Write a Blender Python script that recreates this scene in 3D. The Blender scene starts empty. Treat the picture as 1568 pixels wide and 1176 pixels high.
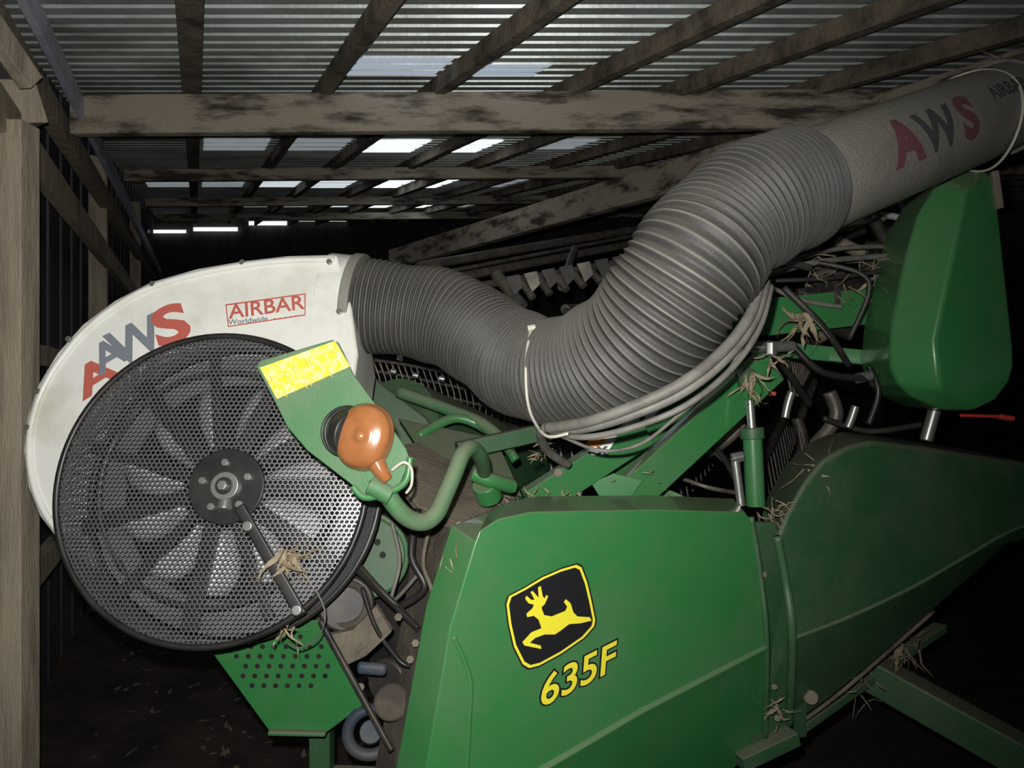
import bpy, bmesh, math, random
from mathutils import Vector, Matrix, geometry
random.seed(4)
F=1132.0; CP=Vector((0,0,1.7))
def G(u,v,y): return Vector(((u-784)/F*y, y, 1.7-(v-588)/F*y))
def onp(u,v,P0,n):
    d=Vector(((u-784)/F,1,-(v-588)/F)); return CP+d*((P0-CP).dot(n)/d.dot(n))
# ---------------- materials
def mat(name,col,rough=0.5,metal=0.0,col2=None,scale=8,lo=0.4,hi=0.65,bump=0.0,bscale=60,stretch=None,emit=None,attr=None,coat=0,detail=6,dust=None,film=None):
    m=bpy.data.materials.new(name); m.use_nodes=True; nt=m.node_tree; b=nt.nodes['Principled BSDF']
    b.inputs['Base Color'].default_value=(*col,1); b.inputs['Roughness'].default_value=rough; b.inputs['Metallic'].default_value=metal
    if coat: b.inputs['Coat Weight'].default_value=coat
    tc=nt.nodes.new('ShaderNodeTexCoord'); mp=nt.nodes.new('ShaderNodeMapping'); nt.links.new(tc.outputs['Object'],mp.inputs[0])
    if stretch: mp.inputs['Scale'].default_value=stretch
    if col2:
        n=nt.nodes.new('ShaderNodeTexNoise'); n.inputs['Scale'].default_value=scale; n.inputs['Detail'].default_value=detail; n.inputs['Roughness'].default_value=0.65
        nt.links.new(mp.outputs[0],n.inputs['Vector'])
        r=nt.nodes.new('ShaderNodeValToRGB'); r.color_ramp.elements[0].position=lo; r.color_ramp.elements[1].position=hi
        r.color_ramp.elements[0].color=(*col,1); r.color_ramp.elements[1].color=(*col2,1)
        nt.links.new(n.outputs['Fac'],r.inputs[0]); nt.links.new(r.outputs[0],b.inputs['Base Color'])
    def overlay(fac,c):
        mx=nt.nodes.new('ShaderNodeMix'); mx.data_type='RGBA'
        nt.links.new(fac,mx.inputs['Factor'])
        src=b.inputs['Base Color'].links[0].from_socket if b.inputs['Base Color'].links else None
        if src: nt.links.new(src,mx.inputs['A'])
        else: mx.inputs['A'].default_value=(*col,1)
        mx.inputs['B'].default_value=(*c,1)
        nt.links.new(mx.outputs['Result'],b.inputs['Base Color'])
    if film:
        n=nt.nodes.new('ShaderNodeTexNoise'); n.inputs['Scale'].default_value=film[2]; n.inputs['Detail'].default_value=10; n.inputs['Roughness'].default_value=0.75
        nt.links.new(tc.outputs['Object'],n.inputs['Vector'])
        mr=nt.nodes.new('ShaderNodeMapRange'); mr.inputs[1].default_value=0.45; mr.inputs[2].default_value=0.72; mr.inputs[4].default_value=film[1]
        nt.links.new(n.outputs['Fac'],mr.inputs[0]); overlay(mr.outputs[0],film[0])
    if dust:
        g=nt.nodes.new('ShaderNodeNewGeometry'); sx=nt.nodes.new('ShaderNodeSeparateXYZ'); nt.links.new(g.outputs['Normal'],sx.inputs[0])
        mr=nt.nodes.new('ShaderNodeMapRange'); mr.inputs[1].default_value=0.15; mr.inputs[2].default_value=0.95; mr.inputs[4].default_value=dust[1]
        nt.links.new(sx.outputs['Z'],mr.inputs[0]); overlay(mr.outputs[0],dust[0])
    if attr:
        a=nt.nodes.new('ShaderNodeAttribute'); a.attribute_name='ridge'; overlay(a.outputs['Fac'],attr)
    if bump:
        n=nt.nodes.new('ShaderNodeTexNoise'); n.inputs['Scale'].default_value=bscale; n.inputs['Detail'].default_value=4
        nt.links.new(mp.outputs[0],n.inputs['Vector'])
        bp=nt.nodes.new('ShaderNodeBump'); bp.inputs['Strength'].default_value=bump; bp.inputs['Distance'].default_value=0.01
        nt.links.new(n.outputs['Fac'],bp.inputs['Height']); nt.links.new(bp.outputs[0],b.inputs['Normal'])
    if emit:
        b.inputs['Emission Color'].default_value=(*emit[0],1); b.inputs['Emission Strength'].default_value=emit[1]
    return m
DC=(0.24,0.21,0.16)
FC=(0.15,0.17,0.12)
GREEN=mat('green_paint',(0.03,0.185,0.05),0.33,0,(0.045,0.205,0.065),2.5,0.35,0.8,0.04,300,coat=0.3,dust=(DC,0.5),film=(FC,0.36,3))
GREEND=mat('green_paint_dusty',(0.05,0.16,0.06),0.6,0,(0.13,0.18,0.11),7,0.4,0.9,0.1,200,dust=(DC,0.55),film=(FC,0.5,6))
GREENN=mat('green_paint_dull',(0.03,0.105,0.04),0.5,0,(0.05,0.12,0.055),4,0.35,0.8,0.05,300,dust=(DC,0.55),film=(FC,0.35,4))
WHITE=mat('white_enamel',(0.80,0.80,0.75),0.33,0,(0.56,0.54,0.43),6,0.5,0.85,0.03,100,coat=0.2)
WOOD=mat('weathered_timber',(0.46,0.39,0.29),0.85,0,(0.17,0.135,0.10),5,0.42,0.75,0.5,60,stretch=(3,3,0.35))
BEAM=mat('weathered_beam',(0.38,0.325,0.255),0.85,0,(0.055,0.043,0.034),5,0.47,0.62,0.6,60,stretch=(0.5,1.0,2.4))
PURL=mat('purlin_timber',(0.215,0.175,0.13),0.9,0,(0.05,0.04,0.032),6,0.42,0.66,0.5,60)
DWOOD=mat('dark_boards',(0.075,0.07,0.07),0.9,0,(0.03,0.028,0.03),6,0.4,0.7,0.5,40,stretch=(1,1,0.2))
TIN=mat('galvanised_sheet',(0.66,0.72,0.70),0.42,0.35,(0.3,0.31,0.27),2.0,0.4,0.7,0.1,40)
FLASH=mat('eave_flashing',(0.66,0.68,0.84),0.5,0.1,(0.45,0.46,0.56),6)
SOIL=mat('packed_soil',(0.055,0.038,0.028),0.95,0,(0.012,0.009,0.008),3,0.35,0.65,1.0,20)
HOSE=mat('ribbed_rubber',(0.032,0.032,0.031),0.6,0,(0.062,0.059,0.052),7,0.35,0.8,0.1,150,attr=(0.26,0.25,0.22),dust=((0.21,0.195,0.165),0.5))
DUCT=mat('duct_grey_enamel',(0.24,0.23,0.20),0.5,0,(0.16,0.15,0.13),7,0.4,0.8,0.25,120,dust=((0.33,0.31,0.26),0.55))
MESH=mat('screen_mesh_steel',(0.17,0.17,0.175),0.4,0.4)
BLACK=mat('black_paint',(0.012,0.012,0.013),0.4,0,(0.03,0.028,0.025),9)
DARK=mat('dark_steel',(0.03,0.03,0.03),0.5,0.3,(0.07,0.06,0.05),9)
REEL=mat('reel_steel',(0.12,0.112,0.10),0.45,0.4,(0.26,0.22,0.17),12)
STEEL=mat('bright_steel',(0.42,0.42,0.40),0.35,0.8)
GREYM=mat('fan_blade_grey',(0.6,0.6,0.62),0.5,0.1,(0.33,0.33,0.35),9)
GREYS=mat('fan_shroud_grey',(0.22,0.22,0.23),0.5,0.1,(0.12,0.12,0.13),6)
AMBER=mat('amber_lens',(0.46,0.18,0.065),0.2,0,(0.30,0.105,0.035),14,0.4,0.8,coat=0.4)
AMBER.node_tree.nodes['Principled BSDF'].inputs['Transmission Weight'].default_value=0.3
YEL=mat('yellow_reflector',(0.85,0.58,0.03),0.4,0,(0.95,0.82,0.3),90,0.45,0.6,0.3,80)
YPR=mat('label_print',(0.62,0.42,0.03),0.5)
YDEC=mat('yellow_decal',(0.85,0.76,0.04),0.5)
KDEC=mat('black_decal',(0.012,0.012,0.014),0.45)
RDEC=mat('red_decal',(0.5,0.12,0.09),0.5)
BDEC=mat('slate_decal',(0.20,0.22,0.26),0.5)
DRED=mat('faded_red_decal',(0.17,0.065,0.075),0.6)
DBLK=mat('faded_black_decal',(0.07,0.07,0.08),0.6)
WDEC=mat('white_decal',(0.75,0.75,0.7),0.5)
ODEC=mat('orange_decal',(0.8,0.25,0.04),0.5)
STRAW=mat('dry_straw',(0.36,0.29,0.20),0.9,0,(0.2,0.15,0.09),30)
DUST=mat('dusty_plate',(0.2,0.17,0.125),0.9,0,(0.09,0.075,0.055),9,0.4,0.7,0.4,80)
DUST2=mat('dusty_dark_plate',(0.06,0.05,0.04),0.9,0,(0.13,0.11,0.08),10,0.45,0.75,0.4,80)
HYD=mat('hydraulic_rubber',(0.18,0.175,0.155),0.6,0,(0.11,0.10,0.088),15)
TIE=mat('zip_tie_plastic',(0.52,0.50,0.42),0.45)
REDP=mat('red_plastic',(0.6,0.05,0.04),0.4)
BLUEG=mat('blue_grey_casting',(0.035,0.05,0.075),0.6,0,(0.07,0.07,0.07),10)
# ---------------- helpers
def link(o,parent=None):
    bpy.context.scene.collection.objects.link(o)
    if parent: o.parent=parent
    return o
def empty(name):
    e=bpy.data.objects.new(name,None); e.empty_display_size=0.1; return link(e)
def mk(name,verts,faces,m,parent=None,smooth=False,bevel=0,seg=2,solid=0,recalc=True,ang=40):
    me=bpy.data.meshes.new(name); me.from_pydata([tuple(v) for v in verts],[],faces)
    if recalc:
        bm=bmesh.new(); bm.from_mesh(me); bmesh.ops.recalc_face_normals(bm,faces=bm.faces); bm.to_mesh(me); bm.free()
    me.materials.append(m)
    o=link(bpy.data.objects.new(name,me),parent)
    if smooth:
        for p in me.polygons: p.use_smooth=True
    if solid:
        s=o.modifiers.new('s','SOLIDIFY'); s.thickness=solid; s.offset=0
    if bevel:
        b=o.modifiers.new('b','BEVEL'); b.width=bevel; b.segments=seg; b.limit_method='ANGLE'; b.angle_limit=math.radians(ang)
        for p in me.polygons: p.use_smooth=True
        w=o.modifiers.new('w','WEIGHTED_NORMAL'); w.keep_sharp=True
    return o
def prism(name,pts,off,m,parent=None,bevel=0,seg=3):
    n=len(pts); V=list(pts)+[p+off for p in pts]
    Fc=[tuple(range(n)),tuple(range(2*n-1,n-1,-1))]
    for i in range(n): j=(i+1)%n; Fc.append((i,j,n+j,n+i))
    return mk(name,V,Fc,m,parent,bevel=bevel,seg=seg)
def flat(name,pts,m,parent=None):
    tri=geometry.tessellate_polygon([pts]); return mk(name,pts,[tuple(t) for t in tri],m,parent,recalc=False)
def bar(name,a,b,w,h,m,parent=None,up=Vector((0,0,1)),bevel=0.004):
    d=(b-a).normalized(); s=d.cross(up).normalized(); t=s.cross(d).normalized()
    V=[]
    for p in (a,b):
        for sx,sy in ((-1,-1),(1,-1),(1,1),(-1,1)): V.append(p+s*w/2*sx+t*h/2*sy)
    return mk(name,V,[(0,1,2,3),(4,5,6,7),(0,1,5,4),(1,2,6,5),(2,3,7,6),(3,0,4,7)],m,parent,bevel=bevel,seg=2)
def cat(P,res):
    out=[]; n=len(P)
    for i in range(n-1):
        p0=P[max(i-1,0)];p1=P[i];p2=P[i+1];p3=P[min(i+2,n-1)]
        for k in range(res):
            t=k/res
            out.append(0.5*((2*p1)+(p2-p0)*t+(2*p0-5*p1+4*p2-p3)*t*t+(3*p1-p0-3*p2+p3)*t**3))
    out.append(P[-1].copy()); return out
def frames(path):
    T=[]; n=len(path)
    for i in range(n): T.append((path[min(i+1,n-1)]-path[max(i-1,0)]).normalized())
    ref=Vector((0,0,1)) if abs(T[0].z)<0.9 else Vector((1,0,0))
    N=[T[0].cross(ref).normalized()]
    for i in range(1,n):
        v=N[-1]-T[i]*N[-1].dot(T[i]); N.append(v.normalized())
    return T,N
def sweep(name,P,r,m,parent=None,seg=12,res=8,rf=None,ridge=None,straight=False,cap=True):
    path=list(P) if straight else cat(P,res)
    T,N=frames(path); V=[];Fc=[];n=len(path); at=[]
    for i,p in enumerate(path):
        B=T[i].cross(N[i]); rr=rf(i/(n-1)) if rf else r
        for k in range(seg):
            a=2*math.pi*k/seg; V.append(p+(N[i]*math.cos(a)+B*math.sin(a))*rr); at.append(ridge(i) if ridge else 0)
    for i in range(n-1):
        for k in range(seg):
            k2=(k+1)%seg; Fc.append((i*seg+k,i*seg+k2,(i+1)*seg+k2,(i+1)*seg+k))
    if cap: Fc.append(tuple(range(seg-1,-1,-1))); Fc.append(tuple((n-1)*seg+k for k in range(seg)))
    o=mk(name,V,Fc,m,parent,smooth=True,recalc=True)
    if ridge:
        A=o.data.attributes.new('ridge','FLOAT','POINT')
        for i,x in enumerate(at): A.data[i].value=x
    return o
def cyl(name,a,b,r,m,parent=None,seg=32,bevel=0.003,r2=None):
    d=(b-a).normalized(); ref=Vector((0,0,1)) if abs(d.z)<0.9 else Vector((1,0,0)); s=d.cross(ref).normalized(); t=s.cross(d)
    V=[];
    for p,rr in ((a,r),(b,r2 or r)):
        for k in range(seg): an=2*math.pi*k/seg; V.append(p+(s*math.cos(an)+t*math.sin(an))*rr)
    Fc=[tuple(range(seg)),tuple(range(2*seg-1,seg-1,-1))]+[(k,(k+1)%seg,seg+(k+1)%seg,seg+k) for k in range(seg)]
    return mk(name,V,Fc,m,parent,bevel=bevel,seg=2)
def ring(name,c,n,R,r,m,parent=None,seg=64):
    n=n.normalized(); ref=Vector((0,0,1)) if abs(n.z)<0.9 else Vector((1,0,0)); s=n.cross(ref).normalized(); t=s.cross(n)
    V=[];Fc=[];k2=10
    for i in range(seg):
        a=2*math.pi*i/seg; d=s*math.cos(a)+t*math.sin(a)
        for k in range(k2):
            b=2*math.pi*k/k2; V.append(c+d*(R+r*math.cos(b))+n*r*math.sin(b))
    for i in range(seg):
        for k in range(k2):
            i2=(i+1)%seg;kk=(k+1)%k2; Fc.append((i*k2+k,i2*k2+k,i2*k2+kk,i*k2+kk))
    return mk(name,V,Fc,m,parent,smooth=True)
def textmesh(body,size=1,bold=0.0,shear=0.0,cuts=0):
    c=bpy.data.curves.new('t','FONT'); c.body=body; c.size=size; c.offset=bold; c.shear=shear; c.align_x='CENTER'; c.align_y='CENTER'; c.resolution_u=4
    o=bpy.data.objects.new('t',c); bpy.context.scene.collection.objects.link(o); bpy.context.view_layer.update()
    dg=bpy.context.evaluated_depsgraph_get(); me=bpy.data.meshes.new_from_object(o.evaluated_get(dg))
    bpy.data.objects.remove(o)
    if cuts:
        bm=bmesh.new(); bm.from_mesh(me); bmesh.ops.triangulate(bm,faces=bm.faces)
        for _ in range(cuts):
            es=[e for e in bm.edges if e.calc_length()>0.12*size]
            if es: bmesh.ops.subdivide_edges(bm,edges=es,cuts=1); bmesh.ops.triangulate(bm,faces=bm.faces)
        bm.to_mesh(me); bm.free()
    V=[v.co.copy() for v in me.vertices]; Fc=[tuple(p.vertices) for p in me.polygons]; return V,Fc
def letter(name,body,O,ex,ey,m,parent,bold=0.02,shear=0.0):
    V,Fc=textmesh(body,1,bold,shear); return mk(name,[O+ex*v.x+ey*v.y for v in V],Fc,m,parent,recalc=False)
def straw(name,c,n,L,parent=None,spread=0.04,r=0.0016,bias=Vector((0,0,-0.2))):
    V=[];Fc=[]
    for _ in range(n):
        p=c+Vector([random.uniform(-1,1)*spread for _ in range(3)])
        d=(Vector([random.uniform(-1,1) for _ in range(3)])+bias).normalized(); l=L*random.uniform(0.4,1.1)
        q=p+d*l*0.5; e=q+(d+Vector([random.uniform(-.6,.6) for _ in range(3)])).normalized()*l*0.5
        rr=r*random.uniform(0.6,2.2); s=d.cross(Vector((0.3,1,0.2))).normalized()*rr; t=d.cross(s).normalized()*rr
        b=len(V)
        for pt,k in ((p,1),(q,1),(e,0.3)):
            V+= [pt+s*k,pt+t*k,pt-s*k-t*k]
        for a in (0,3):
            for k in range(3):
                k2=(k+1)%3; Fc.append((b+a+k,b+a+k2,b+a+3+k2,b+a+3+k))
    return mk(name,V,Fc,STRAW,parent)
def husk(name,c,n,L,parent,dirv=Vector((0,0,-1))):
    V=[];Fc=[]
    for _ in range(n):
        d=(dirv+Vector([random.uniform(-.8,.8) for _ in range(3)])).normalized(); w=d.cross(Vector((random.uniform(-.5,.5),1,0))).normalized()
        p=c+Vector([random.uniform(-1,1)*L*0.15 for _ in range(3)]); l=L*random.uniform(.5,1.1); W=L*random.uniform(.03,.08); b=len(V)
        for i in range(8):
            t=i/7; ww=W*math.sin(math.pi*(0.15+0.85*t))*random.uniform(.6,1.2); V+=[p-w*ww,p+w*ww]
            d=(d+Vector([random.uniform(-.45,.45) for _ in range(3)])).normalized(); p=p+d*l/7
            w=(w+Vector([random.uniform(-.4,.4) for _ in range(3)])).normalized()
        for i in range(7): Fc.append((b+2*i,b+2*i+1,b+2*i+3,b+2*i+2))
    return mk(name,V,Fc,STRAW,parent,recalc=False)
# ---------------- SHED
def RP(y,s,dz=0): return Vector((-0.62-0.428*y+s,y,2.63+0.157*y+dz))
V=[];Fc=[];y=-1.0;prof=[(0,0),(0.034,0),(0.042,0.02),(0.066,0.02),(0.074,0)]
ys=[]
while y<15.2:
    for a,h in prof: ys.append((y+a,h))
    y+=0.105
for (yy,h) in ys: V+=[RP(yy,-0.1,h),RP(yy,14,h)]
for i in range(len(ys)-1): Fc.append((2*i,2*i+1,2*i+3,2*i+2))
mk('ceiling',V,Fc,TIN,None,recalc=False,solid=0.002)
fr=empty('roof_framing')
for i in range(0,22):
    s=0.62+0.6*i+ (0.03 if i%2 else -0.02)
    bar('purlin_%d'%(i+2),RP(-0.8,s,-0.05),RP(14.6,s,-0.05),0.05 if i else 0.085,0.08,PURL,fr)
for k,(yy,h,w) in enumerate([(3.6,0.19,0.06),(6.3,0.10,0.06),(8.9,0.10,0.06),(11.5,0.11,0.06),(0.5,0.2,0.06)]):
    a=RP(yy,0.02,-0.095-h/2); b=RP(yy,13,-0.095-h/2+0.1)
    bar('truss_beam_%d'%k,a,b,w,h,BEAM,fr,bevel=0.008)
bar('valley_beam',G(600,398,8),Vector((2.6,2.4,2.98)),0.08,0.2,BEAM,fr,bevel=0.006)
def sky(name,st,rows,col=(0.85,0.93,1.0)):
    m=mat(name+'_mat',(0.6,0.65,0.7),0.5,emit=(col,st)); V=[];Fc=[]
    for (y0,y1,i0,i1) in rows:
        s0=0.62+0.6*i0; s1=0.62+0.6*i1; K=3
        for kk in range(K):
            ya=y0+(y1-y0)*kk/K; yb=ya+(y1-y0)/K*0.72; b=len(V)
            V+=[RP(ya,s0,-0.008),RP(ya,s1,-0.008),RP(yb,s1,-0.008),RP(yb,s0,-0.008)]; Fc.append((b,b+1,b+2,b+3))
    mk(name,V,Fc,m,sl)
sl=empty('roof_skylight_panels')
sky('bright_slots',1.8,[(5.35,5.95,2.12,2.85),(5.35,5.95,3.1,3.72),(7.6,8.6,3.12,3.85),(7.6,8.6,4.12,4.6),(10.5,11.4,4.15,4.85),(10.5,11.4,5.15,5.8)])
sky('half_slots',0.7,[(7.8,8.6,2.15,2.85),(7.8,8.5,1.12,1.88),(10.4,11.3,3.2,3.8)])
sky('dim_slots',0.22,[(7.7,8.5,-0.9,-0.1),(7.7,8.5,0.12,0.88),(5.3,5.85,1.12,1.88),(5.3,5.85,0.1,0.9),(10.4,11.3,2.2,2.8),(10.4,11.3,1.2,1.8),(7.7,8.5,5.15,5.8),(5.3,5.8,4.1,4.85),(10.5,11.3,6.2,6.8)])
sky('roof_gleam_strips',0.4,[(3.25,3.57,1.12,1.9),(3.35,3.57,2.1,2.7)],(0.7,0.82,1))  # lighter gleam on the roof sheets imitated by dim glowing strips, no opening here
m=mat('eave_daylight',(0.6,0.65,0.7),0.5,emit=((0.88,0.94,1),1.4)); V=[];Fc=[]
for (u0,u1,v0,v1) in ((225,285,352,357),(296,364,348,354),(381,440,339,345),(455,530,336,339)):
    b=len(V); V+=[G(u0,v1,14.7),G(u1,v1,14.7),G(u1,v0,14.7),G(u0,v0,14.7)]; Fc.append((b,b+1,b+2,b+3))
mk('eave_gaps',V,Fc,m,sl)
def WP(y,z,off=0): return Vector((-0.62-0.428*y-off*0.92,y-off*0.39,z))
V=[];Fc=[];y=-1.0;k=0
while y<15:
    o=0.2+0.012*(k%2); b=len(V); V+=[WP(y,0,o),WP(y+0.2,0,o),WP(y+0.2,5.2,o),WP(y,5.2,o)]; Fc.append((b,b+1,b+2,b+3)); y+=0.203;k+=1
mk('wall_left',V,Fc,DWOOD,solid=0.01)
wf=empty('wall_framing')
UW=Vector((-0.428,1,0))
bar('post_near',Vector((-1.685,2.5,0)),Vector((-1.685,2.5,2.58)),0.115,0.1,WOOD,wf,up=Vector((0,1,0)))
bar('post_mid',WP(3.0,0,0.12),WP(3.0,3.0,0.12),0.1,0.12,DWOOD,wf,up=UW)
bar('post_far',WP(5.6,0,0.1),WP(5.6,3.4,0.1),0.12,0.12,WOOD,wf,up=UW)
bar('post_end',WP(9,0,0.1),WP(9,3.9,0.1),0.12,0.12,WOOD,wf,up=UW)
bar('girt_top',WP(2.2,2.6,0.03),WP(14,2.72,0.03),0.05,0.14,WOOD,wf)
bar('girt_mid',WP(2.2,1.82,0.06),WP(14,1.86,0.06),0.05,0.09,WOOD,wf)
bar('girt_low',WP(2.2,0.9,0.06),WP(14,0.9,0.06),0.05,0.12,WOOD,wf)
bar('knee_brace',G(-60,-30,2.3),G(48,128,2.55),0.05,0.075,WOOD,wf)
bar('post_cap',G(-30,160,2.6),G(52,160,2.75),0.12,0.15,WOOD,wf)
bar('eave_plate',WP(1.6,2.93,-0.06),WP(11.7,3.46,-0.06),0.03,0.10,FLASH,wf)
bar('eave_plate_wood',WP(1.6,2.86,0.05),WP(11.7,3.40,0.05),0.07,0.12,WOOD,wf)
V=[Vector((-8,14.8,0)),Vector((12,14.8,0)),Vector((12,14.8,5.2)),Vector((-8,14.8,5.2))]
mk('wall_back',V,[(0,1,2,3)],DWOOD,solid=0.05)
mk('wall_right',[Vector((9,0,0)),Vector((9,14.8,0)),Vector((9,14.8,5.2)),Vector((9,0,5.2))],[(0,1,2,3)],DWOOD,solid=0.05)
N=70;V=[];Fc=[]
for i in range(N+1):
    for j in range(N+1):
        V.append(Vector((-9+19*i/N,-2+17.5*j/N,-0.03+random.uniform(0,0.03))))
for i in range(N):
    for j in range(N): a=i*(N+1)+j; Fc.append((a,a+N+1,a+N+2,a+1))
mk('floor',V,Fc,SOIL,smooth=True)
V=[];Fc=[]
for _ in range(900):
    x=random.uniform(-3.6,1.5); yy=random.uniform(3.0,6.5)
    if x< -0.5-0.428*yy: continue
    c=Vector((x,yy,0.012)); a=random.uniform(0,6.28); l=random.uniform(0.01,0.06); w=random.uniform(0.003,0.016)
    e=Vector((math.cos(a),math.sin(a),random.uniform(0,.3)))*l; s=Vector((-math.sin(a),math.cos(a),0.2))*w; b=len(V)
    V+=[c-e*0.5,c+s,c+e,c-s]; Fc.append((b,b+1,b+2,b+3))
mk('chaff_litter',V,Fc,DUST,recalc=False)
# ---------------- HEADER
hd=empty('combine_header')
def yp(u,v): return 1/(0.645-(u-650)/530*0.145)
def PN(u,v,d=0): return G(u,v,yp(u,v)+d)
front=[(728,832),(734,815),(762,797),(812,786),(1000,782),(1140,786),(1152,800),(1166,880),(1175,985),(980,1085),(800,1190),(700,1252),(640,1252),(690,960)]
V=[PN(*p) for p in front]
Fc=[tuple(range(14))]
low=[(1172,1132,0.12),(1110,1185,0.14),(960,1290,0.18),(780,1420,0.2),(600,1430,0.2)]
b=len(V); V+=[PN(u,v,-0.012) for u,v in ((1175,992),(982,1092),(804,1197),(703,1260))]
for a0,a1,c0_,c1_ in ((8,9,b,b+1),(9,10,b+1,b+2),(10,11,b+2,b+3)): Fc.append((a0,c0_,c1_,a1))
Fc.append((11,b+3,12))
b_=len(V); V+=[PN(u,v,0.012) for u,v in ((1176,1005),(985,1110),(810,1216),(708,1280))]
for q in range(3): Fc.append((b+q,b_+q,b_+q+1,b+q+1))
Fc.append((b+3,b_+3,12))
e=len(V); V+=[PN(u,v,d) for u,v,d in low]
Fc+=[(b_,e,e+1,b_+1),(b_+1,e+1,e+2,b_+2),(b_+2,e+2,e+3,b_+3),(b_+3,e+3,e+4,12)]
b2=len(V); ch=[(692,806),(655,925),(592,1252),(545,1430)]
V+=[G(u,v,yp(u,v)+0.09) for u,v in ch]
Fc+=[(0,b2,b2+1,13),(13,b2+1,b2+2,12),(12,b2+2,b2+3,e+4)]
b3=len(V); V+=[V[i]+Vector((0.02,0.16,0.01)) for i in (1,2,3,4,5)]
Fc+=[(1,2,b3+1,b3),(2,3,b3+2,b3+1),(3,4,b3+3,b3+2),(4,5,b3+4,b3+3),(0,1,b3,b2)]
mk('end_shield',V,Fc,GREEN,hd,bevel=0.009,seg=3,solid=0.010,ang=9)
sweep('shield_fold',[PN(694,975,-0.002),PN(708,1005,-0.003),PN(720,1045,-0.003),PN(718,1110,-0.003),PN(714,1190,-0.003)],0.006,GREEN,hd)
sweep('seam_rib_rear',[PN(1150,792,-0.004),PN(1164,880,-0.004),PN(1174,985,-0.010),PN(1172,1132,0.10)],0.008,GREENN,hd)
def yn(u,v): return 1/(0.5-(u-1180)*0.0003)
def NN(u,v,d=0): return G(u,v,yn(u,v)+d)
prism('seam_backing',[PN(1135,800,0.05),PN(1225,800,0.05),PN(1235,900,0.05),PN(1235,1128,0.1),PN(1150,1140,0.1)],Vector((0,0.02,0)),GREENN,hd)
up=[(1192,815),(1205,785),(1232,738),(1262,702),(1300,682),(1335,674),(1440,688),(1568,708),(1700,735),(1880,790)]
cr=[(1214,978),(1300,945),(1400,898),(1480,852),(1568,806),(1700,780)]
lo=[(1212,1114),(1270,1072),(1330,1022),(1430,934),(1540,836),(1700,792)]
V=[NN(*p,-0.03) for p in up]; U=len(up); V+=[NN(*p,-0.06) for p in cr]; C=len(cr); V+=[NN(u,v,0.12 if i<4 else 0.05) for i,(u,v) in enumerate(lo)]
Fc=[tuple(list(range(U))+[U+C-1-i for i in range(C)])]
for i in range(C-1): Fc.append((U+i,U+i+1,U+C+i+1,U+C+i))
b=len(V); bo=Vector((0.10,0.42,0.0))
V+=[V[i]+bo for i in range(U)]
for i in range(U-1): Fc.append((i,i+1,b+i+1,b+i))
b4=len(V); V+=[V[U+C+i]+bo*0.9 for i in range(C)]
for i in range(C-1): Fc.append((U+C+i,U+C+i+1,b4+i+1,b4+i))
Fc.append(tuple([b+i for i in range(U)]+[b4+C-1-i for i in range(C)]))
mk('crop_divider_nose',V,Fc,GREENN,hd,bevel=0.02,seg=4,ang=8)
sweep('seam_rib_front',[NN(1190,822,-0.035),NN(1203,890,-0.035),NN(1213,978,-0.06),NN(1208,1112,0.10)],0.012,GREENN,hd)
sweep('nose_crease_rib',[NN(u,v,-0.062) for u,v in cr],0.006,GREEND,hd)
sweep('nose_bottom_lip',[NN(1212,1116,0.11),NN(1270,1074,0.11),NN(1330,1024,0.11),NN(1430,936,0.11)],0.006,DUST,hd)
for u,v in ((1186,1052),(1170,880),(1190,1100)): cyl('shield_bolt',PN(u,v,0.03),PN(u,v,0.05),0.008,DUST,hd,12,0.001)
cyl('drain_plug',NN(1242,1068,0.05),NN(1242,1068,0.1),0.02,DUST,hd,20)
f0,f1,f2=PN(760,900),PN(1140,800),PN(700,1180)
pn=(f1-f0).cross(f2-f0).normalized()
if pn.y>0: pn=-pn
P0=PN(845,945)+pn*0.007
def EM(pts,off): return [onp(u,v,P0+pn*off,pn) for u,v in pts]
def inset(pts,k):
    cx=sum(p[0] for p in pts)/len(pts); cy=sum(p[1] for p in pts)/len(pts)
    return [(cx+(x-cx)*k,cy+(y-cy)*k) for x,y in pts]
sh=[(777,912),(800,900),(830,882),(860,869),(884,862),(892,866),(901,890),(908,920),(914,950),(912,960),(896,978),(860,1003),(825,1022),(809,1026),(799,1020),(785,992),(777,957),(773,925)]
flat('emblem_edge',EM(sh,0),KDEC,hd); flat('emblem_border',EM(inset(sh,0.965),0.001),YDEC,hd); flat('emblem_field',EM(inset(sh,0.91),0.002),KDEC,hd)
deer=[(812,945),(811,940),(820,932),(822,927),(814,925),(809,918),(811,914),(818,920),(823,920),(817,909),(820,907),(829,917),(828,902),(832,900),(835,915),(838,918),(840,913),(843,915),(838,926),(833,931),(837,942),(848,944),(868,936),(871,930),(866,923),(869,919),(876,925),(880,938),(886,944),(904,945),(907,950),(890,954),(874,955),(862,964),(853,970),(838,970),(824,975),(816,982),(832,986),(833,991),(808,986),(805,981),(818,967),(833,961),(829,949),(822,943)]
flat('emblem_stag',EM([(857+(u-857)*1.04-3,945+(v-945)*1.06) for u,v in deer],0.003),YDEC,hd)
o1=onp(881,1036,P0,pn); exv=(onp(938,1007,P0,pn)-o1); exv=exv.normalized(); eyv=pn.cross(exv).normalized()
if eyv.z<0: eyv=-eyv
S=0.097
letter('model_number_outline','635F',o1+pn*0.001,exv*S*1.12,eyv*S*0.95,KDEC,hd,bold=0.055,shear=0.3)
letter('model_number','635F',o1+pn*0.002,exv*S*1.12,eyv*S*0.95,YDEC,hd,bold=0.014,shear=0.3)
bar('lift_arm_rear',G(812,772,1.98),G(985,660,2.12),0.05,0.085,GREEN,hd)
bar('lift_arm_front',G(955,765,2.08),G(1178,560,2.22),0.06,0.105,GREEN,hd)
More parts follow.
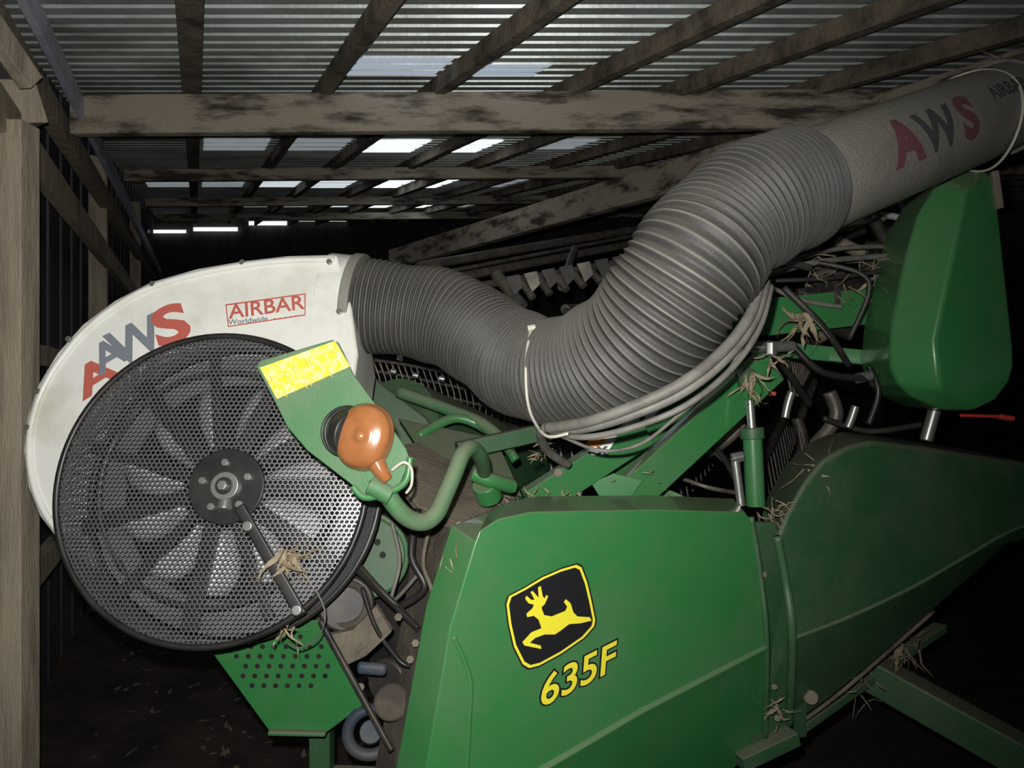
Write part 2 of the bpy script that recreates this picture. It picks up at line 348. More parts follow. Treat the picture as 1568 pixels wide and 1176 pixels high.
bar('lift_arm_back',G(930,735,2.35),G(1170,470,2.5),0.06,0.08,GREEN,hd)
bar('reel_arm',G(1120,492,2.4),G(1345,468,2.5),0.08,0.12,GREEN,hd)
bar('reel_arm_lower',G(1140,530,2.5),G(1365,552,2.45),0.05,0.05,GREEN,hd)
bar('cross_link',G(700,690,2.2),G(860,655,2.3),0.05,0.05,GREENN,hd)
cyl('arm_pivot',G(855,724,1.97),G(855,724,2.0),0.012,DUST,hd,12,0.001)
prism('gusset_plate',[G(u,v,2.04) for u,v in ((905,740),(940,725),(985,735),(960,770),(925,772))],Vector((0,0.015,0)),GREEN,hd,0.002)
SP=Vector((0,-1,0))
flat('safety_label',[onp(u,v,G(925,682,1.99),SP) for u,v in ((897,678),(915,664),(946,668),(928,697),(906,697))],WDEC,hd)
flat('safety_label_band',[onp(u,v,G(925,682,1.987),SP) for u,v in ((897,678),(908,669),(930,672),(920,683),(900,685))],ODEC,hd)
letter('safety_label_mark','x',G(922,688,1.985),Vector((0.06,0,0)),Vector((0,0,0.05)),KDEC,hd)
cyl('lift_cylinder_barrel',G(1157,775,2.1),G(1152,668,2.1),0.027,GREEN,hd)
cyl('lift_cylinder_cap',G(1152,672,2.1),G(1151,655,2.1),0.034,GREENN,hd)
cyl('lift_cylinder_rod',G(1152,668,2.1),G(1146,585,2.12),0.012,STEEL,hd)
cyl('lift_cylinder_eye',G(1150,600,2.08),G(1142,575,2.16),0.03,GREEN,hd)
cyl('valve_body',G(1135,775,2.05),G(1125,700,2.05),0.012,STEEL,hd,12); cyl('valve_nut',G(1120,702,2.05),G(1138,698,2.05),0.016,STEEL,hd,6)
prism('dusty_deck',[G(575,690,2.1),G(640,676,2.25),G(790,762,2.15),G(700,800,1.85),G(640,775,1.9)],Vector((0,0.02,-0.03)),DUST,hd,0.003)
prism('rear_deck_sheet',[G(610,640,2.4),G(760,672,2.4),G(800,760,2.2),G(660,715,2.2)],Vector((0,0.03,-0.02)),GREENN,hd,0.003)
def arcs(name,pts,r,m): sweep(name,[G(*p) for p in pts],r,m,hd,seg=14)
arcs('auger_edge',[(610,600,2.5),(680,625,2.45),(740,650,2.4),(785,690,2.35)],0.02,GREEND)
arcs('auger_tube_edge',[(640,668,2.35),(700,640,2.4),(760,668,2.4),(790,705,2.35)],0.016,GREEN)
cyl('gather_auger',G(600,660,2.7),G(1010,800,5.5),0.2,GREENN,hd,40)
cyl('auger_end_disc',G(1005,830,2.35),G(1015,830,2.45),0.17,GREEN,hd,48)
prism('end_wall_inner',[G(545,560,2.6),G(650,640,2.6),G(690,700,2.55),G(600,700,2.55)],Vector((0.01,0.02,0)),GREENN,hd,0.002)
prism('rear_panel_column',[G(640,790,1.98),G(690,806,1.9),G(655,925,1.86),G(592,1252,1.75),G(560,1252,1.85),G(615,960,1.95)],Vector((0,0.03,0)),DUST2,hd,0.003)
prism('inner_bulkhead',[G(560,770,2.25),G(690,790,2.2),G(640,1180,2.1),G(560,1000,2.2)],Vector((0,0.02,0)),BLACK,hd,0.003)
cyl('drive_guard_disc',G(560,850,2.05),G(565,850,2.10),0.115,GREENN,hd,48)
ring('drive_guard_rim',G(560,850,2.04),Vector((0,1,0)),0.113,0.008,GREEND,hd)
for k in range(8):
    a=k*math.pi/4; c=G(558,850,2.045)+Vector((math.cos(a)*0.05,0,math.sin(a)*0.05)); cyl('guard_hole',c,c+Vector((0,0.004,0)),0.009,YEL if k in(2,3,4) else BLACK,hd,12,0)
arcs('drive_hose_1',[(640,780,1.9),(630,850,1.85),(650,900,1.83),(610,930,1.85)],0.010,BLACK)
arcs('drive_hose_2',[(545,860,1.9),(580,900,1.85),(620,940,1.83),(640,965,1.82)],0.007,DARK)
arcs('drive_hose_3',[(600,800,1.9),(612,860,1.88),(600,920,1.86),(640,880,1.84)],0.005,HYD)
arcs('drive_hose_4',[(555,900,1.88),(575,960,1.84),(610,1010,1.8),(628,1020,1.8)],0.006,BLACK)
arcs('drive_hose_5',[(660,800,1.85),(648,860,1.82),(660,900,1.82),(668,940,1.8)],0.005,DUST)
prism('tilted_plate',[G(495,975,1.85),G(540,965,1.87),G(575,928,1.88),G(600,968,1.82),G(560,1005,1.8),G(525,1022,1.82)],Vector((0,0.03,0)),DUST,hd,0.004)
bar('tie_bar_lower',G(490,950,1.8),G(600,1150,1.72),0.012,0.014,DARK,hd)
bar('tie_bar_lower_b',G(535,862,1.9),G(640,962,1.8),0.012,0.014,BLACK,hd)
cyl('gearbox',G(600,1075,1.82),G(600,1075,1.98),0.045,DUST2,hd,32,0.01)
cyl('gearbox_b',G(590,1045,1.9),G(620,1030,1.98),0.06,DARK,hd,32,0.01)
cyl('bearing_cup',G(530,925,1.95),G(530,920,2.05),0.075,DARK,hd,32,0.01)
ring('bearing_ring',G(530,925,1.945),Vector((0,1,0)),0.055,0.01,DUST2,hd)
for u,v in ((610,945),(628,1010),(552,1052),(636,985)): cyl('drive_bolt',G(u,v,1.79),G(u,v,1.81),0.01,DUST,hd,6,0.001)
ring('lower_pulley',G(568,1120,1.95),Vector((0.1,-0.6,0.7)),0.06,0.016,BLUEG,hd)
cyl('pulley_hub',G(568,1120,1.94),G(568,1123,1.97),0.03,BLUEG,hd)
bar('hose_clip',G(547,1022,1.78),G(592,1026,1.78),0.02,0.03,BLUEG,hd,bevel=0.01)
pb=[(297,962),(488,950),(556,1080),(500,1122),(412,1120)]
prism('perforated_guard',[G(u,v,1.98) for u,v in pb],Vector((0,0.012,0)),GREEN,hd,0.003)
bar('perforated_guard_lip',G(412,1120,1.975),G(500,1122,1.975),0.03,0.012,GREEND,hd)
V=[];Fc=[]
for i in range(9):
    for j in range(7):
        u=352+i*18+(j%2)*9+j*5; v=975+j*15
        if (u-430)**2/75**2+(v-1015)**2/50**2>1: continue
        c=G(u,v,1.9785); b=len(V); V.append(c)
        for k in range(10): a=2*math.pi*k/10; V.append(c+Vector((0.007*math.cos(a),0,0.007*math.sin(a))))
        for k in range(10): Fc.append((b,b+1+k,b+1+(k+1)%10))
mk('guard_holes',V,Fc,BLACK,hd,recalc=False)
bar('frame_tube',G(1300,1010,2.6),G(1640,1200,2.25),0.11,0.11,GREENN,hd,bevel=0.008)
bar('frame_tube_side',G(1225,1110,2.25),G(1440,960,2.9),0.05,0.03,GREEND,hd)
bar('rear_stand',Vector((0.2,2.0,0)),Vector((0.2,2.0,0.9)),0.1,0.1,GREENN,hd,up=Vector((0,1,0)))
bar('front_stand',Vector((0.62,2.3,0)),Vector((0.62,2.3,0.9)),0.1,0.1,GREENN,hd,up=Vector((0,1,0)))
bar('skid_shoe',G(1130,1165,2.05),G(1215,1125,2.1),0.06,0.04,GREENN,hd)
bar('main_frame',Vector((0.1,2.1,0.55)),Vector((4.5,7.5,0.55)),0.15,0.2,GREENN,hd)
# reel
rl=empty('pickup_reel')
ax=Vector((2.1,4.6,0.55)).normalized()
c0=G(1000,600,2.9)
s=Vector((ax.y,-ax.x,0)).normalized()
for k in range(6):
    a=k*math.pi/3+0.3; o=(s*math.cos(a)+Vector((0,0,1))*math.sin(a))*0.5
    p=c0+o; q=p+ax*5.5; cyl('bat_tube_%d'%k,p,q,0.02,REEL,rl,12,0)
    V=[];Fc=[]
    for j in range(42):
        t=p+ax*(0.05+j*0.13); e=t+Vector((0.03,-0.02,-0.2)); b=len(V); w=Vector((0.004,0,0)); w2=Vector((0,0.004,0))
        V+=[t-w,t+w2,t+w,e-w,e+w2,e+w]; Fc+=[(b,b+1,b+4,b+3),(b+1,b+2,b+5,b+4),(b+2,b,b+3,b+5)]
    mk('tines_%d'%k,V,Fc,REEL,rl)
    bar('spider_%d'%k,c0,c0+o,0.02,0.05,DARK,rl,up=ax)
cyl('reel_shaft',c0,c0+ax*5.5,0.06,DARK,rl,20,0)
for k,(a,b_,r) in enumerate([((640,408,4.5),(1010,345,6),0.03),((700,425,4),(1010,365,5.5),0.025),((720,440,3.6),(960,400,4.2),0.02),((760,420,3.6),(800,470,3.5),0.03),((880,380,4.2),(860,440,3.6),0.02),((690,415,4.2),(1000,355,5.6),0.012)]):
    cyl('reel_rail_%d'%k,G(*a),G(*b_),r,REEL,rl,10,0)
for k in range(7):
    cyl('bat_bracket_%d'%k,G(770+k*26,430-k*4,3.6),G(790+k*26,462-k*6,3.55),0.02,REEL,rl,8,0)
    prism('bat_fin_%d'%k,[G(775+k*27,424-k*5,3.5),G(795+k*27,420-k*5,3.5),G(800+k*27,440-k*5,3.5),G(788+k*27,452-k*5,3.5)],Vector((0,0.01,0)),REEL if k%3==1 else DARK,rl)
for k in range(5):
    sweep('lattice_rail_%d'%k,[G(548,548+16*k,2.75),G(640,562+18*k,3.0),G(800,595+20*k,3.4)],0.006,REEL,rl,seg=8)
for k in range(26):
    u=552+k*9.5; sweep('lattice_tine_%d'%k,[G(u,548+k*1.6,2.75+k*0.025),G(u+12,585+k*2,2.76+k*0.025),G(u+6,622+k*2.2,2.77+k*0.025)],0.0035,REEL,rl,seg=6,res=4)
for u,v in ((608,547),(632,574),(672,579),(640,590),(598,568)): cyl('glint_stub',G(u,v,2.72),G(u+9,v+2,2.72),0.011,STEEL,rl,10,0.002)  # bright steel stubs added as glints among the dark lattice
# teardrop drive cover
tp=[(1432,286),(1442,274),(1458,266),(1500,260),(1514,264),(1521,276),(1528,310),(1540,420),(1552,530),(1553,560),(1546,585),(1525,612),(1490,629),(1440,628),(1395,608),(1374,588),(1364,565),(1361,540),(1366,490),(1385,400),(1405,330)]
y0=2.16; P=[G(u,v,y0) for u,v in tp]; n_=len(P); V=list(P)+[p+Vector((0.05,0.28,0)) for p in P]
V+=[G(1480,292,y0-0.07),G(1432,520,y0-0.10),G(1440,596,y0-0.075)]; a_,b_,c_=2*n_,2*n_+1,2*n_+2
Fc=[(0,1,a_),(1,2,a_),(2,3,a_),(3,4,a_),(4,5,a_),(5,6,7,8,b_,a_),(8,9,c_,b_),(9,10,c_),(10,11,c_),(11,12,c_),(12,13,c_),(13,14,c_),(14,15,c_),(15,16,b_,c_),(16,17,b_),(17,18,19,20,0,a_,b_)]
for i in range(n_): j=(i+1)%n_; Fc.append((i,j,n_+j,n_+i))
Fc.append(tuple(range(2*n_-1,n_-1,-1)))
mk('teardrop_drive_cover',V,Fc,GREEN,hd,bevel=0.018,seg=4,ang=18)
bar('cover_bracket',G(1522,262,2.15),G(1530,320,2.15),0.02,0.02,DUST,hd)
mech=[((1180,420,2.3),(1260,400,2.3),(1390,390,2.4),.009,HYD),((1190,405,2.3),(1290,380,2.4),(1400,378,2.5),.008,HYD),((1185,430,2.3),(1280,425,2.3),(1380,410,2.4),.007,DARK),
((1200,440,2.2),(1260,500,2.2),(1300,560,2.3),.010,DARK),((1215,530,2.15),(1260,570,2.15),(1330,580,2.2),.010,BLACK),((1245,400,2.3),(1330,430,2.25),(1300,520,2.3),.008,DARK),
((1240,620,2.4),(1200,560,2.3),(1180,530,2.2),.012,BLACK),((1340,340,2.6),(1380,420,2.5),(1370,480,2.4),.02,DARK),((1300,350,2.6),(1350,330,2.6),(1400,340,2.6),.012,GREYM),
((1330,560,2.3),(1345,600,2.3),(1330,650,2.3),.009,BLACK),((1212,600,2.3),(1206,620,2.3),(1202,640,2.3),.013,STEEL),((1310,622,2.35),(1304,640,2.35),(1298,655,2.35),.013,STEEL),((1432,625,2.4),(1425,650,2.4),(1418,675,2.4),.02,STEEL),((1260,640,2.5),(1330,660,2.5),(1410,650,2.5),.01,DARK),
((1010,720,2.6),(1080,745,2.6),(1130,755,2.5),.008,REEL),((1060,650,2.7),(1100,690,2.6),(1130,740,2.5),.01,DARK),((1375,300,2.7),(1400,330,2.6),(1385,370,2.6),.03,DARK),
((1200,370,2.5),(1250,360,2.5),(1320,345,2.6),.008,HYD),((1180,440,2.4),(1230,460,2.4),(1290,470,2.4),.008,HYD),((1220,640,2.6),(1230,680,2.6),(1215,720,2.6),.02,DARK),((1040,700,2.8),(1090,690,2.8),(1140,650,2.8),.02,REEL),((1270,600,2.7),(1280,640,2.7),(1240,690,2.7),.025,REEL)]
for k,(a,b,c,r,m) in enumerate(mech): sweep('linkage_%d'%k,[G(*a),G(*b),G(*c)],r,m,hd,seg=10)
cyl('motor_block',G(1270,455,2.5),G(1340,450,2.6),0.06,DARK,hd); cyl('motor_flange',G(1262,455,2.5),G(1272,455,2.5),0.08,DARK,hd)
cyl('hyd_fitting_1',G(1150,532,2.12),G(1215,530,2.15),0.016,STEEL,hd,8); cyl('hyd_fitting_2',G(1180,524,2.1),G(1180,545,2.1),0.018,STEEL,hd,6)
cyl('hyd_fitting_3',G(1310,580,2.2),G(1335,575,2.2),0.016,STEEL,hd,8)
for k in range(34):
    u=random.uniform(1195,1370); v=random.uniform(320,520); cyl('machine_fitting_%d'%k,G(u,v,2.6),G(u+random.uniform(10,40),v+random.uniform(-20,20),2.6),random.uniform(.008,.028),random.choice([DARK,REEL,DUST,BLACK,REEL]),hd,12)
cyl('marker_rod',G(1470,636,2.5),G(1535,638,2.5),0.006,REDP,hd,8); cyl('marker_tip',G(1530,638,2.5),G(1552,641,2.5),0.01,REDP,hd,8)
cyl('marker_rod_red',G(1175,602,2.3),G(1188,603,2.3),0.008,REDP,hd,8)
# ---------------- BLOWER
bl=empty('air_blower')
T=math.radians(13)
n=Vector((0,-math.cos(T),math.sin(T))); ex=Vector((1,0,0)); ey=Vector((0,math.sin(T),math.cos(T)))
Cn=G(325,742,1.75); R=0.366
HP=Cn-n*0.16
vol=[(516,388),(440,390),(370,398),(300,410),(230,430),(175,458),(125,495),(85,540),(55,590),(38,640),(33,690),(40,745),(58,790),(85,825),(130,865),(200,900),(300,920),(400,900),(480,840),(530,760),(545,660),(540,600),(548,542),(538,470),(526,420)]
prism('scroll_housing',[onp(u,v,HP,n) for u,v in vol],-n*0.27,WHITE,bl,0.012,4)
lip=[onp(u,v,HP+n*0.002,n) for u,v in [(512,398),(440,399),(370,407),(300,420),(232,440),(179,468),(132,505),(95,548),(66,595),(50,642),(45,690),(52,742),(70,786),(94,818)]]
sweep('housing_bead',lip,0.009,WHITE,bl,seg=10,res=5)
for u,v in ((505,402),(372,403),(235,436),(107,520),(44,655),(520,478),(60,600)):
    c=onp(u,v,HP+n*0.002,n); cyl('housing_bolt',c,c+n*0.010,0.008,STEEL,bl,10,0.001)
def DL(nm,body,u,v,ang,s,m,off,bold=0.03,sx=1.0,shear=0):
    o=onp(u,v,HP+n*off,n); a=math.radians(ang); X=ex*math.cos(a)+ey*math.sin(a); Y=-ex*math.sin(a)+ey*math.cos(a)
    letter(nm,body,o,X*s*sx,Y*s,m,bl,bold,shear)
DL('letter_a','A',148,577,35,0.115,RDEC,0.0015,0.035,1.4); DL('letter_a_shade','A',167,545,33,0.115,BDEC,0.0025,0.025,1.1)
DL('letter_w','W',208,524,27,0.14,BDEC,0.0015,0.03,0.95)
DL('letter_s','S',262,500,22,0.15,RDEC,0.002,0.035,1.4)
DL('label_text','AIRBAR',408,471,8,0.058,RDEC,0.002,0.015,1.05); DL('label_sub','Worldwide',380,491,6,0.021,BDEC,0.002,0.02,1.1); DL('label_sub_b','- - - - -',437,485,8,0.022,RDEC,0.002,0.02,1.1)
lab=[(345,466),(468,449),(468,483),(349,501)]; lab2=[(347,468),(466,451.2),(466.5,481.3),(350.5,499)]
LO=[onp(u,v,HP+n*0.0022,n) for u,v in lab]; LI=[onp(u,v,HP+n*0.0022,n) for u,v in lab2]
mk('label_frame',LO+LI,[(i,(i+1)%4,4+(i+1)%4,4+i) for i in range(4)],RDEC,bl,recalc=False)
def hexcells(w,h,p,inside,fn,name,mtl,hr=0.72):
    V=[];Fc=[];row=0;yy=-h; 
    while yy<=h:
        xx=-w+(p/2 if row%2 else 0)
        while xx<=w:
            if inside(xx,yy):
                b=len(V)
                for rr in (p/math.sqrt(3)*1.0,p/math.sqrt(3)*hr):
                    for k in range(6):
                        a=math.pi/6+k*math.pi/3; V.append(fn(xx+rr*math.cos(a),yy+rr*math.sin(a)))
                for k in range(6): k2=(k+1)%6; Fc.append((b+k,b+k2,b+6+k2,b+6+k))
            xx+=p
        yy+=p*math.sqrt(3)/2; row+=1
    return mk(name,V,Fc,mtl,bl,recalc=False,solid=0.0012)
def disc(a,b):
    r=math.hypot(a,b)/R; return Cn+ex*a+ey*b+n*(0.03*(1-min(r,1)**2))
hexcells(R,R,0.0115,lambda a,b:math.hypot(a,b)<R-0.004,disc,'screen_face',MESH,0.76)
circ=2*math.pi*R
hexcells(circ/2,0.075,0.0115,lambda a,b:True,lambda a,b:Cn-n*(0.08+b)+(ex*math.cos(a/R)+ey*math.sin(a/R))*R,'screen_side',MESH)
ring('screen_rim',Cn,n,R,0.008,BLACK,bl,96); ring('screen_back_rim',Cn-n*0.155,n,R+0.004,0.01,BLACK,bl,96)
ring('screen_step_ring',Cn-n*0.03,n,R*0.77,0.007,BLACK,bl,96)
cyl('inlet_backing',Cn-n*0.150,Cn-n*0.157,R-0.01,GREYS,bl,96,0)
cyl('inlet_throat',Cn-n*0.140,Cn-n*0.149,R*0.75,BLACK,bl,96,0)
NB=11
for k in range(NB):
    a0=k*2*math.pi/NB+0.12; V=[];Fc=[]; M=7
    for i in range(M):
        r=0.105+0.155*i/(M-1); sw=-0.16*(i/(M-1))**1.5
        hw=(0.12+0.03*math.sin(i/(M-1)*math.pi))*(1 if i<M-1 else 0.7)
        for j in range(4):
            t=-1+2*j/3; a=a0+0.17+sw+hw*t; V.append(Cn-n*(0.09+0.02*t)+(ex*math.cos(a)+ey*math.sin(a))*r)
    for i in range(M-1):
        for j in range(3): Fc.append((i*4+j,i*4+j+1,(i+1)*4+j+1,(i+1)*4+j))
    mk('rotor_blade_%d'%k,V,Fc,GREYM,bl,smooth=True,solid=0.003)
    a0-=0.12; d=ex*math.cos(a0)+ey*math.sin(a0); c=Cn-n*0.06
    bar('stator_spoke_%d'%k,c+d*0.05,c+d*0.34,0.02,0.024 if k%2 else 0.038 ,BLACK,bl,up=n.cross(d),bevel=0.002)
hc=onp(348,745,Cn+n*0.03,n)
cyl('hub_plate',hc-n*0.02,hc+n*0.008,0.088,BLACK,bl,48); cyl('hub_cap',hc,hc+n*0.02,0.033,STEEL,bl,32)
cyl('hub_bore',hc+n*0.02,hc+n*0.024,0.02,BLACK,bl,32); cyl('hub_nut',hc+n*0.02,hc+n*0.036,0.013,STEEL,bl,6)
for k in range(5):
    a=k*2*math.pi/5+0.4; c=hc+(ex*math.cos(a)+ey*math.sin(a))*0.055; cyl('hub_bolt_%d'%k,c,c+n*0.018,0.009,STEEL,bl,6,0.001)
e1=onp(366,775,Cn+n*0.05,n); e2=onp(462,942,Cn+n*0.03,n); bar('screen_stay',e1,e2,0.012,0.026,BLACK,bl,up=n.cross((e2-e1).normalized()))
cyl('stay_shaft',hc-ey*0.02,hc-ey*0.055+n*0.01,0.016,STEEL,bl,16)
for u,v in ((381,806),(456,934)):
    c=onp(u,v,Cn+n*0.055,n); cyl('stay_bolt',c,c+n*0.014,0.012,STEEL,bl,16)
bar('mount_strut',Vector((-0.55,2.15,0.3)),Vector((-0.55,2.12,1.25)),0.06,0.06,GREENN,bl,up=Vector((0,1,0)))
bar('mount_foot',Vector((-0.55,2.15,0.55)),Vector((0.15,2.1,0.55)),0.06,0.06,GREENN,bl)
oc=onp(535,466,HP-n*0.135,n); 
HC=[oc, G(612,474,2.15),G(685,488,2.12),G(742,520,2.06),G(800,558,1.95),G(862,570,1.82),G(930,553,1.71),G(985,510,1.63),G(1028,455,1.59),G(1066,400,1.58),G(1108,349,1.62),G(1160,312,1.67),G(1216,290,1.74)]
d0=(HC[1]-HC[0]).normalized()
cyl('outlet_collar',HC[0]-d0*0.06,HC[0]+d0*0.035,0.143,WHITE,bl,48); cyl('outlet_band',HC[0]+d0*0.012,HC[0]+d0*0.04,0.150,DUCT,bl,48)
# ---------------- HOSE
path=cat(HC,60); L=0; acc=[0]
for i in range(1,len(path)): L+=(path[i]-path[i-1]).length; acc.append(L)
RB=8; NR=96*RB; pts=[]; j=0
for i in range(NR+1):
    t=L*i/NR
    while j<len(acc)-2 and acc[j+1]<t: j+=1
    f=(t-acc[j])/max(acc[j+1]-acc[j],1e-9); pts.append(path[j].lerp(path[j+1],min(max(f,0),1)))
def rf(t):
    i=t*NR; ph=(i%RB)/RB; base=0.130 if t<0.45 else 0.130+0.007*min(1,(t-0.45)/0.15)
    base+=0.005*math.sin(t*47)*math.sin(t*13)
    return base+0.0068*(abs(math.cos(math.pi*ph))**2.5)
sweep('flexible_duct_hose',pts,0,HOSE,None,seg=56,straight=True,rf=rf,ridge=lambda i: [0.7,0.04,0,0,0,0,0,0.04][i%8]*(0.8+0.2*math.sin(i)))
# ---------------- RIGID DUCT
ad=empty('air_duct')
D0=G(1200,297,1.715); D1=G(1568,152,2.22); dd=(D1-D0).normalized(); RD=0.126
cyl('duct_tube',D0-dd*0.02,D1+dd*0.9,RD,DUCT,ad,64,0.002)
cyl('duct_clamp',D0+dd*0.03,D0+dd*0.05,RD+0.008,HYD,ad,64,0.002)
E=G(1530,167,2.165); cyl('duct_sleeve',E,E+dd*0.3,RD+0.006,DUCT,ad,64,0.003)
cyl('duct_joint',E-dd*0.004,E+dd*0.012,RD+0.012,HYD,ad,64,0.003)
view=(CP-(D0+D1)/2); view=(view-dd*view.dot(dd)).normalized(); upv=dd.cross(view).normalized()
if upv.z<0: upv=-upv
def wrap(nm,body,s0,size,m,ang0=0,bold=0.03,sx=1):
    V,Fc=textmesh(body,size,bold*size,0,cuts=5); out=[]
    for v in V:
        a=v.y/RD+ang0; out.append(D0+dd*(s0+v.x*sx)+(view*math.cos(a)+upv*math.sin(a))*(RD+0.0015))
    mk(nm,out,Fc,m,ad,recalc=False)
Lt=(D1-D0).length
wrap('duct_letter_a','A',Lt*0.27,0.15,DRED,0.05,0.05,1.05); wrap('duct_letter_w','W',Lt*0.395,0.14,DBLK,0.05,0.04,1); wrap('duct_letter_s','S',Lt*0.515,0.15,DRED,0.05,0.05,1)
wrap('duct_word','AIRBAR',Lt*0.72,0.055,DBLK,0.35,0.02,1)
c=G(1487,190,2.1)
sweep('zip_tie_hoop',[c+(view*math.cos(a)+upv*math.sin(a))*(RD+0.012)+dd*0.04*math.sin(a*2) for a in [x*math.pi/10 for x in range(-8,12)]],0.004,TIE,ad,seg=8)
straw('duct_end_strands',G(1545,90,2.2),10,0.12,ad,0.02)
for k in range(3): cyl('clamp_screw_%d'%k,G(1168+k*16,222-k*3,1.62),G(1180+k*16,219-k*3,1.62),0.008,STEEL,ad,8,0.001)
# ---------------- HYDRAULIC LINES
hy=empty('hydraulic_hose_bundle')
base=[(1165,425,1.62),(1148,480,1.55),(1105,535,1.50),(1040,585,1.48),(960,622,1.50),(890,645,1.55),(838,654,1.62)]
for k,(du,dv,r) in enumerate([(0,4,.012),(6,16,.011),(12,36,.007)]):
    sweep('line_%d'%k,[G(u+du*(1-i/6)+k*2,v+dv*(0.35+0.65*math.sin(i/6*math.pi))*(1 if i<6 else .6),y+0.015*k) for i,(u,v,y) in enumerate(base)],r,HYD,hy,seg=12)
sweep('line_far_end',[G(838,654,1.62),G(828,665,1.68),G(838,690,1.8),G(870,712,1.95)],0.011,HYD,hy)
sweep('line_thin',[G(860,668,1.62),G(920,690,1.65),G(980,680,1.6),G(1040,635,1.55),G(1110,575,1.53),G(1150,500,1.58)],0.004,HYD,hy)
sweep('line_top_end',[G(1165,425,1.62),G(1172,405,1.75),G(1200,400,2.0),G(1240,410,2.3)],0.011,HYD,hy)
sweep('zip_tie_strap',[G(814,500,1.79),G(808,530,1.74),G(805,570,1.72),G(808,615,1.72),G(818,645,1.68),G(838,668,1.60),G(870,664,1.56)],0.0038,TIE,hy,seg=8)
cyl('zip_tie_head',G(808,503,1.77),G(820,501,1.77),0.008,TIE,hy,8,0.001)
# ---------------- WARNING LIGHT
wl=empty('amber_warning_light')
Q=G(500,630,1.48); qn=Vector((-0.05,-1,0.12)).normalized()
def Q3(u,v,off=0): return onp(u,v,Q+qn*off,qn)
bp=[(392,562),(398,552),(508,520),(518,524),(540,572),(590,640),(622,688),(628,705),(612,742),(575,765),(553,766),(540,744),(470,690),(440,655),(420,615)]
prism('bracket_plate',[Q3(*p) for p in bp],-qn*0.008,GREEND,wl,0.003)
flat('reflective_label',[Q3(u,v,0.0015) for u,v in ((398,563),(513,522),(536,561),(424,611))],YEL,wl)
lx=(Q3(536,561)-Q3(424,611)).normalized(); ly=qn.cross(lx); ly=-ly if ly.z<0 else ly
for k,(t,uu,vv,sz) in enumerate([('II  > <  II  > <',462,560,0.028),('- -- - --- - -- -',468,573,0.022),('I  --  H  --  I',472,588,0.022)]):
    letter('label_print_%d'%k,t,Q3(uu,vv,0.0022),lx*sz,ly*sz,YPR,wl,0.0)
sweep('plate_edge_lip',[Q3(540,745),Q3(560,762),Q3(600,752),Q3(622,735),Q3(628,700)],0.007,GREEN,wl,seg=8)
cyl('lamp_gasket',Q3(534,662,0.0),Q3(546,666,0.018),0.050,BLACK,wl,40,0.004)
for k in range(4): ring('gasket_rib_%d'%k,Q3(531+k*5,661+k*1.5,0.002+0.006*k),qn,0.050,0.003,BLACK,wl,40)
rx,rz=0.055,0.065; V=[];Fc=[];S1=48; prof=[(1.0,-0.006),(1.03,0.0),(1.02,0.006),(0.975,0.009),(0.965,0.016),(0.93,0.023),(0.84,0.029),(0.68,0.033),(0.4,0.036),(0.20,0.037),(0.17,0.041),(0.11,0.043),(0.0,0.044)]
qx=Vector((1,0,0)); qx=(qx-qn*qx.dot(qn)).normalized(); qz=qn.cross(qx); qz=-qz if qz.z<0 else qz
q1=(qx*math.cos(-0.25)+qz*math.sin(-0.25)); q2=(-qx*math.sin(-0.25)+qz*math.cos(-0.25))
for s_,h in prof:
    for k in range(S1):
        a=2*math.pi*k/S1; ca,sa=math.cos(a),math.sin(a); sq=(abs(ca)**2.2+abs(sa)**2.2)**(-1/2.2)
        V.append(Q3(559,669,0.014)+q1*rx*s_*ca*sq+q2*rz*s_*sa*sq+qn*h)
for r in range(len(prof)-1):
    for k in range(S1): k2=(k+1)%S1; Fc.append((r*S1+k,r*S1+k2,(r+1)*S1+k2,(r+1)*S1+k))
mk('amber_lens',V,Fc,AMBER,wl,smooth=True)
sweep('lens_tail',[Q3(573,702,0.018),Q3(584,722,0.018),Q3(594,735,0.014)],0.015,AMBER,wl,seg=16,rf=lambda t:0.020-0.009*t)
sweep('light_stalk',[G(575,730,1.47),G(590,752,1.47),G(608,778,1.48),G(628,795,1.5),G(650,799,1.52),G(668,786,1.54),G(682,757,1.57),G(697,722,1.6),G(708,696,1.63),G(722,686,1.68),G(736,700,1.76),G(742,725,1.9)],0.0185,GREEND,wl,seg=20)
cyl('stalk_clamp',G(566,742,1.46),G(600,760,1.46),0.02,GREEND,wl)
sweep('cable_tie',[Q3(600,720,0.01),Q3(618,708,0.02),Q3(630,718,0.01),Q3(630,742,0),Q3(622,755,-0.01)],0.003,TIE,wl,seg=8)
cyl('stalk_socket',G(742,740,1.92),G(750,762,1.95),0.035,GREEN,wl)
arcs('junction_pipe',[(725,725,1.9),(750,735,1.9),(785,745,1.95)],0.02,GREEN)
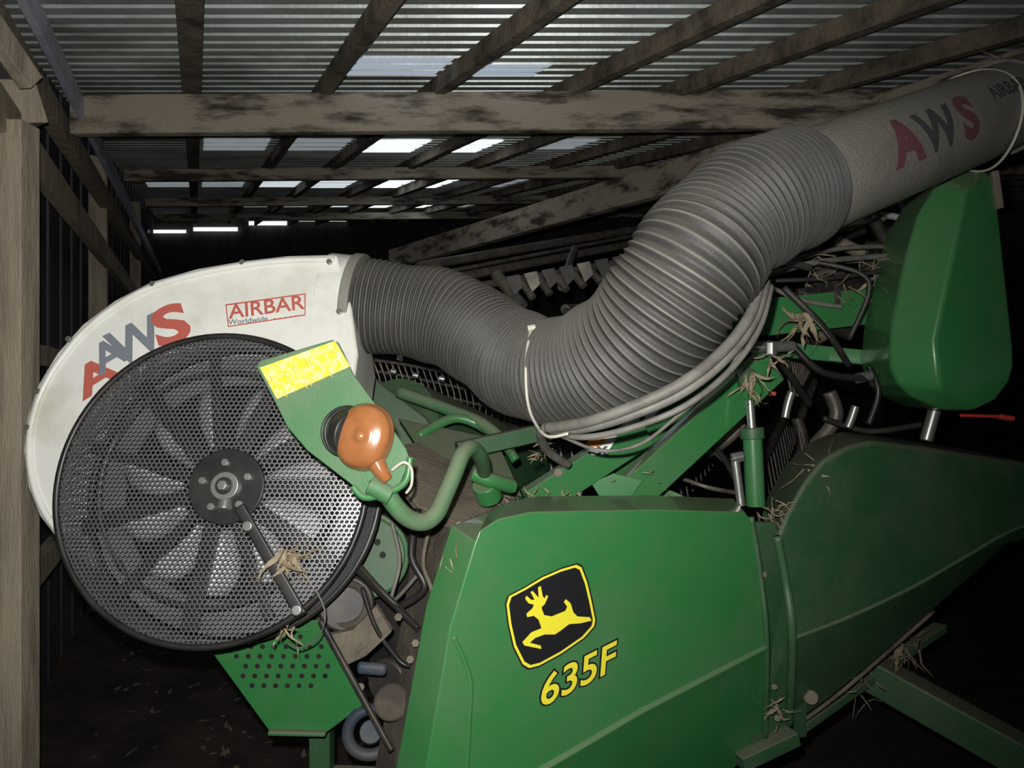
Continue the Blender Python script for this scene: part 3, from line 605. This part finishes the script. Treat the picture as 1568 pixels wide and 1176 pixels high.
# ---------------- straw and husk debris lodged on the header
for (u,v,y,nn,l,sp) in [(450,862,1.66,14,0.06,0.02),(1230,500,2.2,8,0.12,0.05),(1350,430,2.4,26,0.13,0.06),(830,775,1.9,60,0.035,0.035),(880,772,1.92,40,0.03,0.03),(1190,784,2.0,30,0.05,0.03),(1250,718,2.15,8,0.1,0.05),(690,855,1.62,6,0.04,0.02),(1380,992,2.5,26,0.09,0.05),(1190,1080,2.0,10,0.05,0.02),(1310,1050,2.3,12,0.06,0.05),(835,690,1.9,26,0.04,0.025),(1270,420,2.3,12,0.10,0.06),(720,800,1.75,10,0.03,0.03),(1000,778,2.0,16,0.03,0.12),(780,770,1.95,30,0.03,0.05)]:
    straw('straw_clump',G(u,v,y),nn,l,hd,sp,0.0011)
for (u,v,y,nn,l) in [(445,848,1.66,12,0.10),(440,960,1.70,7,0.09),(1150,575,2.0,11,0.10),(1185,548,2.0,8,0.09),(1235,488,2.2,9,0.13),(1350,420,2.4,10,0.12),(1245,712,2.1,8,0.12),(1190,1090,2.0,5,0.08),(1375,985,2.5,9,0.1)]:
    husk('husk_leaves',G(u,v,y),nn,l,hd)
sweep('wire_loop',[G(485,905,1.68),G(498,940,1.68),G(488,975,1.7),G(460,992,1.72),G(440,985,1.74)],0.002,HYD,hd,seg=6)
# ---------------- LIGHT / CAMERA / WORLD
L1=bpy.data.lights.new('flash','SPOT'); L1.energy=182; L1.spot_size=math.radians(120); L1.spot_blend=1.0; L1.shadow_soft_size=0.012; L1.color=(1.0,0.985,0.94)
lo1=link(bpy.data.objects.new('camera_flash',L1)); lo1.location=(-0.03,0.02,1.76)
tgt=G(580,520,2.0); lo1.rotation_euler=(tgt-lo1.location).to_track_quat('-Z','Y').to_euler()
w=bpy.data.worlds.new('w'); bpy.context.scene.world=w; w.use_nodes=True; w.node_tree.nodes['Background'].inputs[0].default_value=(0.7,0.8,1,1); w.node_tree.nodes['Background'].inputs[1].default_value=0.04
cam=bpy.data.cameras.new('cam'); cam.sensor_width=36; cam.lens=36*F/1568; cam.clip_start=0.02; co=link(bpy.data.objects.new('camera',cam)); co.location=CP; co.rotation_euler=(math.pi/2,0,0)
bpy.context.scene.camera=co
try: bpy.context.scene.view_settings.view_transform='Standard'
except Exception as e: print(e)
